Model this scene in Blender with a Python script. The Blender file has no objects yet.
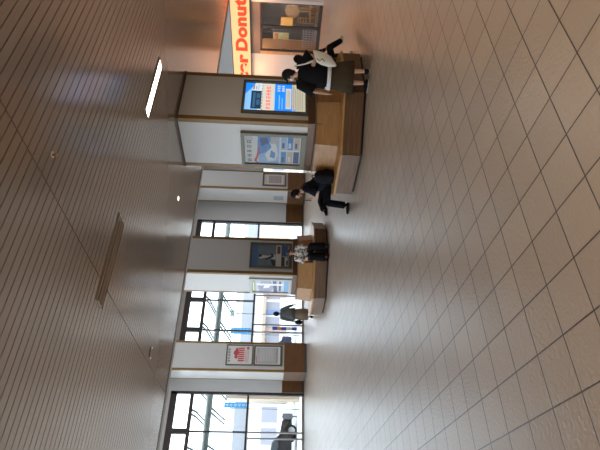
import bpy, bmesh, math, random
from mathutils import Vector, Matrix, Quaternion
random.seed(7)
C = bpy.context.scene.collection
PI = math.pi
# ------------------------------------------------------------------ materials
MATS = {}
def new_mat(name):
    m = bpy.data.materials.new(name); m.use_nodes = True
    nt = m.node_tree; nt.nodes.clear()
    out = nt.nodes.new('ShaderNodeOutputMaterial')
    return m, nt, out
def mat(name, col, rough=.6, metal=0., spec=.5, var=0., scale=8., bump=0., emit=0., ecol=None, stretch=None, coat=0.):
    if name in MATS: return MATS[name]
    m, nt, out = new_mat(name)
    p = nt.nodes.new('ShaderNodeBsdfPrincipled')
    p.inputs['Base Color'].default_value = (*col, 1); p.inputs['Roughness'].default_value = rough
    p.inputs['Metallic'].default_value = metal; p.inputs['Specular IOR Level'].default_value = spec
    p.inputs['Coat Weight'].default_value = coat
    if emit:
        p.inputs['Emission Color'].default_value = (*(ecol or col), 1); p.inputs['Emission Strength'].default_value = emit
    if var or bump:
        tc = nt.nodes.new('ShaderNodeTexCoord'); mp = nt.nodes.new('ShaderNodeMapping')
        nt.links.new(tc.outputs['Object'], mp.inputs['Vector'])
        if stretch: mp.inputs['Scale'].default_value = stretch
        nz = nt.nodes.new('ShaderNodeTexNoise'); nz.inputs['Scale'].default_value = scale; nz.inputs['Detail'].default_value = 4
        nt.links.new(mp.outputs[0], nz.inputs['Vector'])
        if var:
            mx = nt.nodes.new('ShaderNodeMix'); mx.data_type = 'RGBA'
            mx.inputs[6].default_value = (*[max(0, c*(1-var)) for c in col], 1)
            mx.inputs[7].default_value = (*[min(1, c*(1+var)) for c in col], 1)
            nt.links.new(nz.outputs['Fac'], mx.inputs[0]); nt.links.new(mx.outputs[2], p.inputs['Base Color'])
        if bump:
            b = nt.nodes.new('ShaderNodeBump'); b.inputs['Strength'].default_value = bump; b.inputs['Distance'].default_value = .01
            nt.links.new(nz.outputs['Fac'], b.inputs['Height']); nt.links.new(b.outputs[0], p.inputs['Normal'])
    nt.links.new(p.outputs[0], out.inputs[0])
    MATS[name] = m; return m
def wood(name, c1, c2, rough=.4, dens=22, st=(1, 1, 14)):
    if name in MATS: return MATS[name]
    m, nt, out = new_mat(name)
    p = nt.nodes.new('ShaderNodeBsdfPrincipled'); p.inputs['Roughness'].default_value = rough
    tc = nt.nodes.new('ShaderNodeTexCoord'); mp = nt.nodes.new('ShaderNodeMapping'); mp.inputs['Scale'].default_value = st
    nz = nt.nodes.new('ShaderNodeTexNoise'); nz.inputs['Scale'].default_value = dens/14; nz.inputs['Detail'].default_value = 5; nz.inputs['Distortion'].default_value = .4
    cr = nt.nodes.new('ShaderNodeValToRGB'); cr.color_ramp.elements[0].position = .35; cr.color_ramp.elements[1].position = .68
    cr.color_ramp.elements[0].color = (*c1, 1); cr.color_ramp.elements[1].color = (*c2, 1)
    L = nt.links.new
    L(tc.outputs['Object'], mp.inputs[0]); L(mp.outputs[0], nz.inputs['Vector']); L(nz.outputs['Fac'], cr.inputs[0]); L(cr.outputs[0], p.inputs['Base Color']); L(p.outputs[0], out.inputs[0])
    MATS[name] = m; return m
def glass_mat(name, tint=(1, 1, 1), f0=.04):
    if name in MATS: return MATS[name]
    m, nt, out = new_mat(name)
    fr = nt.nodes.new('ShaderNodeFresnel'); fr.inputs['IOR'].default_value = 1.45
    t = nt.nodes.new('ShaderNodeBsdfTransparent'); t.inputs[0].default_value = (*tint, 1)
    g = nt.nodes.new('ShaderNodeBsdfGlossy'); g.inputs['Roughness'].default_value = .02
    mx = nt.nodes.new('ShaderNodeMixShader'); L = nt.links.new
    L(fr.outputs[0], mx.inputs[0]); L(t.outputs[0], mx.inputs[1]); L(g.outputs[0], mx.inputs[2]); L(mx.outputs[0], out.inputs[0])
    MATS[name] = m; return m
def floor_mat():
    m, nt, out = new_mat('floor_tiles'); L = nt.links.new; N = nt.nodes.new
    tc = N('ShaderNodeTexCoord'); sep = N('ShaderNodeSeparateXYZ'); L(tc.outputs['Object'], sep.inputs[0])
    T = .3; X0 = 2.532; Y0 = 1.168; g = .0078
    def math_(op, a, b=None):
        n = N('ShaderNodeMath'); n.operation = op
        for i, v in enumerate((a, b)):
            if v is None: continue
            if isinstance(v, (int, float)): n.inputs[i].default_value = v
            else: L(v, n.inputs[i])
        return n.outputs[0]
    d = []; ids = []
    for s, o in (('X', X0), ('Y', Y0)):
        u = math_('DIVIDE', math_('SUBTRACT', sep.outputs[s], o), T)
        fr = math_('FRACT', u); ids.append(math_('FLOOR', u))
        d.append(math_('MULTIPLY', math_('MINIMUM', fr, math_('SUBTRACT', 1.0, fr)), T))
    dist = math_('MINIMUM', d[0], d[1])
    mr = N('ShaderNodeMapRange'); mr.inputs[1].default_value = g*.35; mr.inputs[2].default_value = g*.75; L(dist, mr.inputs[0])
    comb = N('ShaderNodeCombineXYZ'); L(ids[0], comb.inputs[0]); L(ids[1], comb.inputs[1])
    wn = N('ShaderNodeTexWhiteNoise'); wn.noise_dimensions = '3D'; L(comb.outputs[0], wn.inputs['Vector'])
    tcol = N('ShaderNodeMix'); tcol.data_type = 'RGBA'; tcol.inputs[6].default_value = (.37, .29, .225, 1); tcol.inputs[7].default_value = (.42, .335, .265, 1)
    L(wn.outputs['Value'], tcol.inputs[0])
    nz = N('ShaderNodeTexNoise'); nz.inputs['Scale'].default_value = 1.2; nz.inputs['Detail'].default_value = 4; L(tc.outputs['Object'], nz.inputs['Vector'])
    dirt = N('ShaderNodeMix'); dirt.data_type = 'RGBA'; dirt.blend_type = 'MULTIPLY'; dirt.inputs[0].default_value = .25
    L(tcol.outputs[2], dirt.inputs[6]); L(nz.outputs['Color'], dirt.inputs[7])
    col = N('ShaderNodeMix'); col.data_type = 'RGBA'; col.inputs[6].default_value = (.045, .03, .022, 1)
    L(mr.outputs[0], col.inputs[0]); L(tcol.outputs[2], col.inputs[7])
    # embossed leaf-like relief of the tiles
    vo = N('ShaderNodeTexNoise'); vo.inputs['Scale'].default_value = 38; vo.inputs['Detail'].default_value = 2; L(tc.outputs['Object'], vo.inputs['Vector'])
    h = math_('ADD', math_('MULTIPLY', vo.outputs['Fac'], .9), math_('MULTIPLY', mr.outputs[0], .4))
    bp = N('ShaderNodeBump'); bp.inputs['Strength'].default_value = .8; bp.inputs['Distance'].default_value = .006; L(h, bp.inputs['Height'])
    p = N('ShaderNodeBsdfPrincipled'); L(col.outputs[2], p.inputs['Base Color']); L(bp.outputs[0], p.inputs['Normal'])
    p.inputs['Roughness'].default_value = .30
    p.inputs['Specular IOR Level'].default_value = .8
    L(p.outputs[0], out.inputs[0]); return m

FLOOR = floor_mat()
SLAT = mat('ceiling_slat_paint', (.49, .41, .35), .19, .5, .6, var=.05, scale=2)
DARKGAP = mat('dark_gap', (.03, .022, .018), .9)
WHITEP = mat('white_painted_panel', (.52, .50, .475), .38, var=.03, scale=3)
WALLW = mat('wall_white', (.58, .57, .56), .7, var=.03, scale=2)
HIGHC = mat('high_ceiling', (.6, .58, .56), .7)
PLINTH = wood('brown_plinth', (.105, .042, .011), (.135, .058, .016), .45, 20, (1, 1, 6))
STRIP = mat('ochre_strip', (.20, .105, .018), .4, var=.08, scale=6)
TRIM = mat('dark_trim', (.05, .032, .022), .5)
BASEB = mat('dark_baseboard', (.055, .045, .04), .5)
FRAME = mat('bronze_frame', (.055, .042, .036), .4, .4)
SILVER = mat('silver_frame', (.35, .33, .32), .35, .6)
GLASS = glass_mat('window_glass', (.96, .98, .98))
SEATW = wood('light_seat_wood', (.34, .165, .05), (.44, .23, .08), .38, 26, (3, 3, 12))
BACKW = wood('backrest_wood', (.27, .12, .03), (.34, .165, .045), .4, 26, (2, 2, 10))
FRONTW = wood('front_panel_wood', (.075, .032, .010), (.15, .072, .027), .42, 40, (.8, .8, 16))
CAPW = wood('cap_wood', (.10, .047, .018), (.15, .075, .03), .45, 20, (2, 2, 2))
CASE = mat('display_case_frame', (.115, .104, .075), .45, .3)
CHROME = mat('chrome', (.7, .7, .72), .15, 1)
BLACK = mat('black', (.010, .010, .012), .6, spec=.2)
PANEGL = glass_mat('display_glass', (1, 1, 1))
# ------------------------------------------------------------------ mesh helpers
def box(bm, a, b, mi=0, rot=None, org=None):
    x0, y0, z0 = a; x1, y1, z1 = b
    co = [(x0,y0,z0),(x1,y0,z0),(x1,y1,z0),(x0,y1,z0),(x0,y0,z1),(x1,y0,z1),(x1,y1,z1),(x0,y1,z1)]
    if rot is not None:
        o = Vector(org or (0,0,0)); co = [o + rot @ (Vector(c)-o) for c in co]
    v = [bm.verts.new(c) for c in co]
    for f in ((0,3,2,1),(4,5,6,7),(0,1,5,4),(1,2,6,5),(2,3,7,6),(3,0,4,7)):
        fc = bm.faces.new([v[i] for i in f]); fc.material_index = mi
def frame_basis(d, hint=None):
    d = d.normalized()
    h = Vector(hint) if hint else (Vector((0,0,1)) if abs(d.z) < .9 else Vector((1,0,0)))
    s = d.cross(h)
    if s.length < 1e-4: s = d.cross(Vector((0,1,0)))
    s.normalize(); return s, s.cross(d).normalized()
def tube(bm, pts, rad, n=12, hint=None, flat=1.0, caps=True, mi=0):
    """rad: radius or list; entries may be (r_side, r_up)"""
    pts = [Vector(p) for p in pts]
    if not isinstance(rad, (list, tuple)): rad = [rad]*len(pts)
    rings = []; ps = None
    for i, p in enumerate(pts):
        d = (pts[min(i+1, len(pts)-1)] - pts[max(i-1, 0)])
        s, u = frame_basis(d, hint)
        if ps is not None and s.dot(ps) < 0: s, u = -s, -u
        ps = s
        r = rad[i]; ra, rb = (r if isinstance(r, (list, tuple)) else (r, r*flat))
        rings.append([bm.verts.new(p + s*ra*math.cos(2*PI*k/n) + u*rb*math.sin(2*PI*k/n)) for k in range(n)])
    for a, b in zip(rings, rings[1:]):
        for k in range(n):
            f = bm.faces.new((a[k], a[(k+1)%n], b[(k+1)%n], b[k])); f.smooth = True; f.material_index = mi
    if caps:
        for r in (list(reversed(rings[0])), rings[-1]):
            f = bm.faces.new(r); f.material_index = mi
    return rings
def ball(bm, c, r, seg=16, rng=10, rot=None, mi=0, fn=None):
    c = Vector(c); r = Vector(r if isinstance(r, (list, tuple)) else (r, r, r))
    ret = bmesh.ops.create_uvsphere(bm, u_segments=seg, v_segments=rng, radius=1)
    for v in ret['verts']:
        q = v.co.copy()
        if fn: q = fn(q)
        q = Vector((q.x*r.x, q.y*r.y, q.z*r.z))
        if rot is not None: q = rot @ q
        v.co = q + c
    for f in {f for v in ret['verts'] for f in v.link_faces}: f.smooth = True; f.material_index = mi
def cyl(bm, a, b, r, n=20, r2=None, mi=0):
    tube(bm, [a, b], [r, r2 if r2 is not None else r], n, mi=mi)
def obj(name, bm, mats, parent=None, bevel=0, fix=True):
    me = bpy.data.meshes.new(name)
    if fix: bmesh.ops.recalc_face_normals(bm, faces=bm.faces[:])
    bm.to_mesh(me); bm.free()
    o = bpy.data.objects.new(name, me); C.objects.link(o)
    for m in (mats if isinstance(mats, (list, tuple)) else [mats]): me.materials.append(m)
    if parent:
        o.parent = parent
        if getattr(parent, 'matrix_world', None) is not None and parent.get('_inv'): pass
    if bevel:
        b = o.modifiers.new('bevel', 'BEVEL'); b.width = bevel; b.segments = 2; b.limit_method = 'ANGLE'
    return o
def B(): return bmesh.new()
def bxobj(name, a, b, m, parent=None, bevel=0):
    bm = B(); box(bm, a, b); return obj(name, bm, m, parent, bevel)
def thing(name, label, cat, loc=(0,0,0), rz=0, group=None):
    o = bpy.data.objects.new(name, None); C.objects.link(o); o.location = loc; o.rotation_euler = (0,0,rz)
    o.empty_display_size = .1
    o['label'] = label; o['category'] = cat
    if group: o['group'] = group
    return o
def tag(o, label, cat, group=None):
    o['label'] = label; o['category'] = cat
    if group: o['group'] = group
    return o
def struct(name, bm, m, label=None, bevel=0):
    o = obj(name, bm, m, None, bevel); o['kind'] = 'structure'
    if label: o['label'] = label
    return o
def sbox(name, a, b, m, label=None):
    bm = B(); box(bm, a, b); return struct(name, bm, m, label)
def copy_tree(o, parent=None):
    c = o.copy(); C.objects.link(c); c.parent = parent
    for ch in list(o.children): copy_tree(ch, c)
    return c
CZ = 3.55      # low ceiling
LY = 9.5       # where the low ceiling ends
WY = 23.2      # window wall
HZ = 6.9       # high ceiling
# ------------------------------------------------------------------ shell
bm = B(); box(bm, (-16, -10, -.1), (24.3, WY+.12, 0)); struct('floor', bm, FLOOR, 'grey-beige square tiled floor of the concourse')
# low slatted ceiling
bm = B()
jx = [-16, -12.1, -7.15, -2.2, 2.73, 7.68, 12.6, 17.55, 18.65]
y = -9.99
lights_y = None
TR = [(5.55, 6.78, 4.975, 5.15), (2.48, 3.69, 5.06, 5.26)]      # light troffers
while y < LY-.05:
    for xa, xb in zip(jx, jx[1:]):
        segs = [(xa+.006, xb-.006)]
        for (tx0, tx1, ty0, ty1) in TR:
            if y+.088 > ty0 and y < ty1:
                ns = []
                for s0, s1 in segs:
                    if tx1 <= s0 or tx0 >= s1: ns.append((s0, s1)); continue
                    if tx0 > s0: ns.append((s0, tx0))
                    if tx1 < s1: ns.append((tx1, s1))
                segs = ns
        for s0, s1 in segs: box(bm, (s0, y, CZ), (s1, min(y+.088, LY-.03), CZ+.015))
    y += .1
struct('ceiling', bm, SLAT, 'low ceiling of narrow taupe metal slats')
sbox('ceiling_backing', (-16, -10, CZ+.03), (18.65, LY, CZ+.05), DARKGAP)
bpy.data.objects['ceiling_backing'].name = 'ceiling.001'
sbox('trim_1', (-16, LY-.03, CZ-.004), (24.3, LY+.03, CZ+.06), TRIM, 'dark trim along the edge of the low ceiling')
sbox('wall_bulkhead', (-16, LY+.03, CZ+.0), (24.3, LY+.2, HZ), WALLW)
sbox('ceiling.002', (-16, LY+.2, HZ), (30, WY+.3, HZ+.1), HIGHC, 'high white ceiling beyond the low one')
# window wall
def wall(x0, x1, z0, z1, name='wall_far', y0=WY, y1=WY+.25): sbox(name, (x0, y0, z0), (x1, y1, z1), WALLW)
wall(-16, 30, 6.2, HZ)
wall(6.84, 7.42, 0, 6.2); wall(16.74, 18.6, 0, 6.2); wall(18.6, 30, 2.64, 6.2); wall(22.2, 30, 0, 2.64)
for i, (a, b) in enumerate(((6.84, 7.42), (16.74, 18.6), (22.2, 24.2))):
    sbox('baseboard_far' if not i else 'baseboard_far.%03d' % i, (a, WY-.02, .12), (b, WY, 1.045), PLINTH)
    sbox('baseboard_far.%03d' % (i+5), (a, WY-.03, 0), (b, WY, .12), BASEB)
sbox('wall_right', (24.2, LY, 0), (24.3, WY, HZ), WALLW)
sbox('wall_right.001', (18.65, -10, 0), (18.8, 9.7, CZ), WALLW)
sbox('wall_left', (-16.2, -10, 0), (-16, LY, CZ), WALLW)
sbox('wall_back', (-16, -10.15, 0), (18.8, -10, CZ), WALLW)
def window(n, x0, x1, up, low, name='window'):
    r = bpy.data.objects.new('%s_%d' % (name, n), None); C.objects.link(r); r['kind'] = 'structure'; r.location = (0, WY, 0)
    ya, yb = .06, .16
    bm = B()
    for a in (x0, x1-.12): box(bm, (a, ya-.04, 0), (a+.12, yb+.04, 6.2))
    box(bm, (x0, ya-.04, 5.93), (x1, yb+.04, 6.2)); obj('frame', bm, FRAME, r)
    bm = B(); box(bm, (x0+.12, ya, 5.14), (x1-.12, yb, 5.30)); obj('transom', bm, FRAME, r)
    bm = B(); box(bm, (x0+.12, ya, 2.57), (x1-.12, yb, 2.66)); obj('transom', bm, FRAME, r)
    for u in up:
        bm = B(); box(bm, (u-.12, ya-.02, 5.30), (u+.12, yb+.02, 5.93)); box(bm, (u-.035, ya, 2.66), (u+.035, yb, 5.14)); obj('mullion', bm, FRAME, r)
    for u in low:
        bm = B(); box(bm, (u-.03, ya, .0), (u+.03, yb, 2.57)); obj('door_post', bm, SILVER, r)
    bm = B(); box(bm, (x0+.12, ya, 0), (x1-.12, yb, .1)); obj('bottom_rail', bm, SILVER, r)
    bm = B(); box(bm, (x0+.1, .10, .1), (x1-.1, .112, 6.05)); obj('pane', bm, GLASS, r)
    return r
window(1, -15.9, 6.84, [5.08, 3.32, 1.56, -.2, -2, -3.8, -5.6, -7.4, -9.2, -11, -13], [5.08, 4.82, 1.56, 1.3, -2, -3.8, -7.4])
window(2, 7.42, 16.74, [9.92, 11.6, 13.3, 15.0], [9.88, 10.28, 11.95, 13.3, 15.0])
r = window.__globals__['bpy'].data.objects.new('door_1', None); C.objects.link(r); r['kind'] = 'structure'; r.location = (0, WY, 0)
bm = B()
for a in (18.6, 20.35, 22.1): box(bm, (a, .06, 0), (a+.1, .16, 2.64))
box(bm, (18.6, .06, 2.54), (22.2, .16, 2.64)); obj('door_frame', bm, SILVER, r)
bm = B(); box(bm, (18.65, .1, .02), (22.15, .112, 2.6)); obj('pane', bm, GLASS, r)
# ------------------------------------------------------------------ columns
def column(x0, y0, w, d, top, label, name='column'):
    t = thing(name, label, 'column', (x0, y0, 0))
    bm = B(); box(bm, (0, 0, 1.02), (w, d, top)); obj('shaft', bm, WHITEP, t)
    bm = B(); box(bm, (-.012, -.012, .12), (w+.012, d+.012, 1.02)); obj('plinth', bm, PLINTH, t, .004)
    bm = B(); box(bm, (-.002, -.002, 0), (w+.002, d+.002, .12)); obj('skirting', bm, BASEB, t)
    for cx, cy in ((0, 0), (w, 0), (w, d), (0, d)):
        bm = B(); q = .09
        box(bm, (cx-(.006 if cx == 0 else q), cy-(.006 if cy == 0 else q), 1.02), (cx+(q if cx == 0 else .006), cy+(q if cy == 0 else .006), top-.03))
        obj('corner_strip', bm, STRIP, t, .003)
    bm = B()
    for a, b in (((-.015, -.015, top-.035), (w+.015, 0, top)), ((-.015, d, top-.035), (w+.015, d+.015, top)), ((-.015, 0, top-.035), (0, d, top)), ((w, 0, top-.035), (w+.015, d, top))): box(bm, a, b)
    obj('crown_trim', bm, TRIM if top < 4 else STRIP, t)
    return t
TX, TY = 7.01, 6.45
column(TX, TY, 1.38, 1.32, CZ, 'nearest white square column with two advertising cases, rising from the nearer wooden bench to the low ceiling')
C2X, C2Y = 7.34, 12.9
column(C2X, C2Y, 1.31, 1.27, HZ, 'white square column rising out of the farther octagonal wooden bench')
column(7.18, 21.28, 1.34, 1.2, HZ, 'white column with brown plinth and two stacked notices, by the entrance windows')
column(17.61, 21.28, 1.34, 1.27, HZ, 'white column with a single small framed notice, seen just left of the nearest column')
# ------------------------------------------------------------------ benches
def octv(a, k):   # vertex k of an octagon of apothem a, flats on the axes
    r = a/math.cos(PI/8); an = PI/8 + k*PI/4
    return Vector((r*math.cos(an), r*math.sin(an), 0))
def ringseg(bm, a0, a1, z0, z1, k, gap=.004, b0=None, b1=None):
    """segment k between vertices k-1 and k; b0,b1: apothems at the top"""
    b0 = a0 if b0 is None else b0; b1 = a1 if b1 is None else b1
    q = []
    for (ai, ao, z) in ((a0, a1, z0), (b0, b1, z1)):
        for a in (ai, ao):
            p, s = octv(a, k-1), octv(a, k); d = (s-p).normalized()*gap
            q.append((p+d+Vector((0,0,z)), s-d+Vector((0,0,z))))
    v = [[bm.verts.new(c) for c in pr] for pr in q]   # inner-bottom, outer-bottom, inner-top, outer-top
    ib, ob, it, ot = v
    for f in ((ib[0], ib[1], ob[1], ob[0]), (it[0], ot[0], ot[1], it[1]), (ob[0], ob[1], ot[1], ot[0]), (ib[0], it[0], it[1], ib[1]), (ib[0], ob[0], ot[0], it[0]), (ib[1], it[1], ot[1], ob[1])):
        bm.faces.new(f)
def bench(cx, cy, label, bolt=True):
    t = thing('octagonal_bench', label, 'bench', (cx, cy, 0))
    bm = B()
    for k in range(8): ringseg(bm, .95, 1.33, 0, .05, k, 0)
    obj('toe_kick', bm, BLACK, t)
    for k in range(8):
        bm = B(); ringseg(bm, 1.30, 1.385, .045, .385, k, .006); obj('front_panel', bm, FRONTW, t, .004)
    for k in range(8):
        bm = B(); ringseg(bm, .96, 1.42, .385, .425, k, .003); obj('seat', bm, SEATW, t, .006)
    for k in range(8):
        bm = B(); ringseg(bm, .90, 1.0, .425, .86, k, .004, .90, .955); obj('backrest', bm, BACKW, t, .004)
    bm = B()
    for k in range(8): ringseg(bm, .70, .965, .86, .885, k, 0)
    obj('top_cap', bm, CAPW, t)
    return t
BX, BY = 7.70, 7.11
bench(BX, BY, 'nearer octagonal wooden bench wrapped around the column with the lit advertisement')
B2X, B2Y = 7.99, 13.53
bench(B2X, B2Y, 'farther octagonal wooden bench where a person in a white patterned top sits')
# ------------------------------------------------------------------ display cases
def face_thing(name, label, cat, origin, face, w, group=None):
    """local frame: x to the right when looking at it, z up, y into the wall"""
    rz = 0 if face == '-Y' else -PI/2
    return thing(name, label, cat, origin, rz, group)
def rects(bm, lst, y=-.0):
    for (a, b, c, d, mi) in lst:     # x0,z0,x1,z1
        v = [bm.verts.new(p) for p in ((a, y, b), (c, y, b), (c, y, d), (a, y, d))]
        f = bm.faces.new(v); f.material_index = mi
def case(name, label, origin, face, w, h, z0, border, art_fn, arts, bottom=None, framem=None, depth=.05):
    t = face_thing(name, label, 'display case' if 'case' in name else 'notice', origin, face, w)
    bm = B(); b = border; bb = bottom or border
    box(bm, (0, -depth, z0), (b, 0, z0+h)); box(bm, (w-b, -depth, z0), (w, 0, z0+h)); box(bm, (b, -depth, z0), (w-b, 0, z0+bb)); box(bm, (b, -depth, z0+h-b), (w-b, 0, z0+h))
    obj('frame', bm, framem or CASE, t, .004)
    W = w-2*b; H = h-b-bb
    bm = B(); box(bm, (b, -.022, z0+bb), (w-b, -.005, z0+h-b), 0)
    def R(u0, v0, u1, v1, mi, lvl=1):      # u left..right, v top..bottom in 0..1
        rects(bm, [(b+u0*W, z0+bb+(1-v1)*H, b+u1*W, z0+bb+(1-v0)*H, mi)], -.022-.0006*lvl)
    def S(pts, mi, lvl=2):
        v = [bm.verts.new((b+u*W, -.022-.0006*lvl, z0+bb+(1-vv)*H)) for u, vv in pts]; f = bm.faces.new(v); f.material_index = mi
    art_fn(R, S); obj('poster', bm, arts, t, fix=False)
    return t, W, H
def em(name, col, s, rough=.4):
    return mat(name, col, rough, emit=s, ecol=col)
def glyph(R, u0, v0, u1, v1, mi, seed, lvl=3):
    """block of brush-like strokes in the manner of one printed character"""
    rr = random.Random(seed); w = u1-u0; h = v1-v0; th = .13
    for i in range(3):
        v = v0+h*(.05+.32*i+rr.uniform(0, .05)); R(u0+w*rr.uniform(0, .18), v, u1-w*rr.uniform(0, .18), v+h*th, mi, lvl)
    for i in range(2):
        u = u0+w*(.15+.45*i+rr.uniform(0, .15)); R(u, v0+h*rr.uniform(0, .25), u+w*th, v1-h*rr.uniform(0, .3), mi, lvl)
# case 1: backlit, right face of the nearest column
E1 = [em('ad_white', (.62, .62, .55), .85), em('ad_sky', (.22, .50, .90), .9), em('ad_blue', (.01, .22, .85), 1.0), em('ad_red', (.85, .06, .03), .9),
      em('ad_photo', (.015, .05, .12), .5), em('ad_cream', (.5, .48, .36), .8), em('ad_grey', (.33, .34, .33), .5), em('ad_photo2', (.05, .16, .30), .6), em('ad_pale', (.62, .74, .86), .9)]
def art1(R, S):
    R(0, 0, 1, .27, 8, 1); R(0, 0, 1, .11, 1, 2); S([(.0, .0), (.35, .0), (.1, .2), (0, .24)], 1, 3); S([(.6, 0), (1, 0), (1, .16), (.9, .14)], 2, 3)
    R(.08, .10, .72, .27, 4, 4); R(.13, .13, .66, .17, 7, 5); R(.22, .19, .40, .245, 7, 5); R(.46, .19, .62, .25, 7, 5); R(.76, .12, .95, .15, 6, 5); R(.76, .17, .9, .185, 6, 5); R(.76, .21, .95, .225, 6, 5)
    for i in range(9): R(.04+.105*i, .275, .10+.105*i, .29, 6, 3)
    for i in range(7): glyph(R, .08+.12*i, .345, .18+.12*i, .43, 3, 40+i)
    R(0, .49, 1, .78, 2, 1)
    for j in range(2):
        for i in range(3): glyph(R, .72+.08*i, .53+.075*j, .79+.08*i, .585+.075*j, 0, 5+i+7*j)
    R(.1, .56, .6, .575, 1, 2); R(.1, .61, .5, .622, 1, 2); R(.12, .675, .84, .765, 0, 3)
    for i in range(3): R(.16, .69+.022*i, .78, .698+.022*i, 6, 4)
    R(0, .78, 1, 1, 5, 1)
    for i in range(6): R(.1, .80+.03*i, .92-.1*(i % 2), .808+.03*i, 6, 2)
    glyph(R, .04, .80, .12, .85, 2, 77)
case('display_case', 'brightly backlit blue and white advertisement case on the nearest column', (7.22, TY-.001, 0), '-Y', .95, 1.31, 1.02, .055, art1, E1, depth=.06)
# case 2: unlit map poster, left face of the nearest column
E2 = [mat('pr_paper', (.45, .45, .43), .5), mat('pr_blue', (.06, .16, .36), .5, var=.5, scale=14), mat('pr_sky', (.20, .30, .44), .5, var=.3, scale=9), mat('pr_navy', (.03, .06, .14), .5, var=.4, scale=12),
      mat('pr_red', (.42, .05, .04), .5), mat('pr_text', (.07, .07, .08), .5), mat('pr_tan', (.35, .28, .22), .5), mat('pr_grey', (.28, .29, .30), .5, var=.3, scale=20)]
def art2(R, S):
    for i in range(5): glyph(R, .70-.16*i, .04, .82-.16*i, .13, 5, 9+i); 
    for i in range(4): R(.8, .03+.03*i, .95, .045+.03*i, 7, 2)
    S([(0, .23), (.1, .16), (.25, .20), (.6, .25), (.6, .27), (.25, .24), (.1, .21), (0, .25)], 4, 4)
    R(0, .24, 1, .62, 2, 1); S([(.3, .22), (1, .24), (1, .6), (.62, .5), (.4, .36)], 1, 3)
    S([(.1, .42), (.32, .36), (.6, .48), (.8, .44), (.7, .56), (.35, .60), (.12, .55)], 0, 4); S([(.25, .45), (.5, .47), (.4, .55), (.2, .54)], 1, 5)
    S([(.62, .3), (.9, .27), (.93, .4), (.75, .43)], 3, 5); R(.72, .46, .98, .6, 7, 5)
    for j in range(2):
        for i, m_ in enumerate((2, 1, 6) if j else (1, 6, 3)):
            R(.04+.48*j, .65+.115*i, .46+.50*j, .75+.115*i, m_, 3); R(.1+.48*j, .67+.115*i, .28+.48*j, .71+.115*i, 0 if i % 2 else 3, 4)
case('display_case', 'unlit blue and white poster case on the left face of the nearest column', (TX-.001, 7.66, 0), '-X', .95, 1.31, 1.02, .07, art2, E2, bottom=.11, depth=.06)
# case 3: unlit, farther bench column, right face
E3 = [mat('p3_bg', (.13, .17, .21), .4, var=.35, scale=4), mat('p3_blue', (.06, .14, .30), .4, var=.3, scale=5), mat('p3_white', (.52, .49, .46), .5), mat('p3_dark', (.03, .03, .035), .5), mat('p3_redbrown', (.14, .05, .04), .5), mat('p3_navy', (.03, .08, .20), .5), mat('p3_grey', (.25, .26, .27), .5, var=.5, scale=20)]
def art3(R, S):
    R(0, 0, 1, .16, 1, 1); S([(.35, .22), (.45, .17), (.52, .24), (.50, .45), (.56, .64), (.30, .64), (.42, .5), (.40, .35)], 2, 3)
    S([(.42, .18), (.54, .18), (.56, .26), (.46, .27)], 3, 4); S([(.3, .38), (.36, .36), (.5, .52), (.62, .5), (.6, .56), (.46, .6)], 3, 4); S([(.05, .56), (.3, .5), (.32, .64), (.05, .64)], 3, 3)
    R(0, .65, 1, .79, 2, 1); R(.6, .68, .95, .77, 4, 3); R(0, .79, 1, 1, 6, 1); R(.5, .80, .98, .97, 5, 3); R(.04, .80, .46, .88, 3, 3); R(.08, .90, .44, .96, 2, 3); R(.1, .93, .3, .97, 3, 4)
case('display_case', 'grey poster case with a pale figure, above the farther bench', (7.52, C2Y-.001, 0), '-Y', .93, 1.31, 1.05, .07, art3, E3, bottom=.1, depth=.06)
E4 = [mat('p4_pale', (.55, .56, .62), .4, var=.25, scale=8), mat('p4_green', (.36, .42, .14), .4), mat('p4_lilac', (.36, .34, .46), .4, var=.4, scale=14), mat('p4_white', (.8, .8, .8), .4), mat('p4_dark', (.10, .12, .18), .4), mat('p4_blue', (.2, .4, .62), .4)]
def art4(R, S):
    R(0, 0, 1, .09, 1, 1); R(.1, .02, .8, .05, 3, 3); S([(0, .2), (.5, .15), (1, .28), (1, .5), (.4, .6), (0, .5)], 2, 2); S([(0, .6), (1, .56), (1, .66), (0, .7)], 4, 3); S([(.3, .3), (.6, .34), (.55, .5), (.35, .46)], 3, 3)
    R(.1, .74, .9, .8, 4, 3); R(0, .88, 1, 1, 5, 2); R(.55, .12, .7, .86, 3, 4)
case('display_case', 'pale grey case with lilac and green poster, left face of the farther bench column', (C2X-.001, 14.09, 0), '-X', .96, 1.31, 1.04, .09, art4, E4, framem=mat('case_pale', (.42, .42, .40), .4, .2), depth=.06)
# stacked notices on the entrance column
E5 = [mat('n_paper', (.62, .60, .57), .6), mat('n_red', (.50, .08, .08), .6), mat('n_text', (.06, .06, .06), .6), mat('n_pink', (.6, .42, .40), .6), mat('n_grey', (.40, .385, .385), .6)]
def art5(R, S):
    for i in range(5): glyph(R, .12+.15*i, .04, .25+.15*i, .14, 2, 60+i)
    for cx_, cy_, r_ in ((.62, .36, .11), (.4, .36, .07), (.8, .38, .06)):
        S([(cx_+r_*1.4*math.cos(a*PI/6), cy_+r_*math.sin(a*PI/6)) for a in range(12)], 1, 3)
    S([(.15, .42), (.88, .42), (.92, .66), (.1, .66)], 3, 2)
    for i in range(7): S([(.16+.11*i, .45), (.23+.11*i, .44), (.24+.11*i, .70), (.18+.11*i, .70)], 1, 3)
    for i in range(3): R(.12, .74+.05*i, .75, .755+.05*i, 1, 3)
    R(.8, .78, .95, .88, 1, 3)
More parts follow.
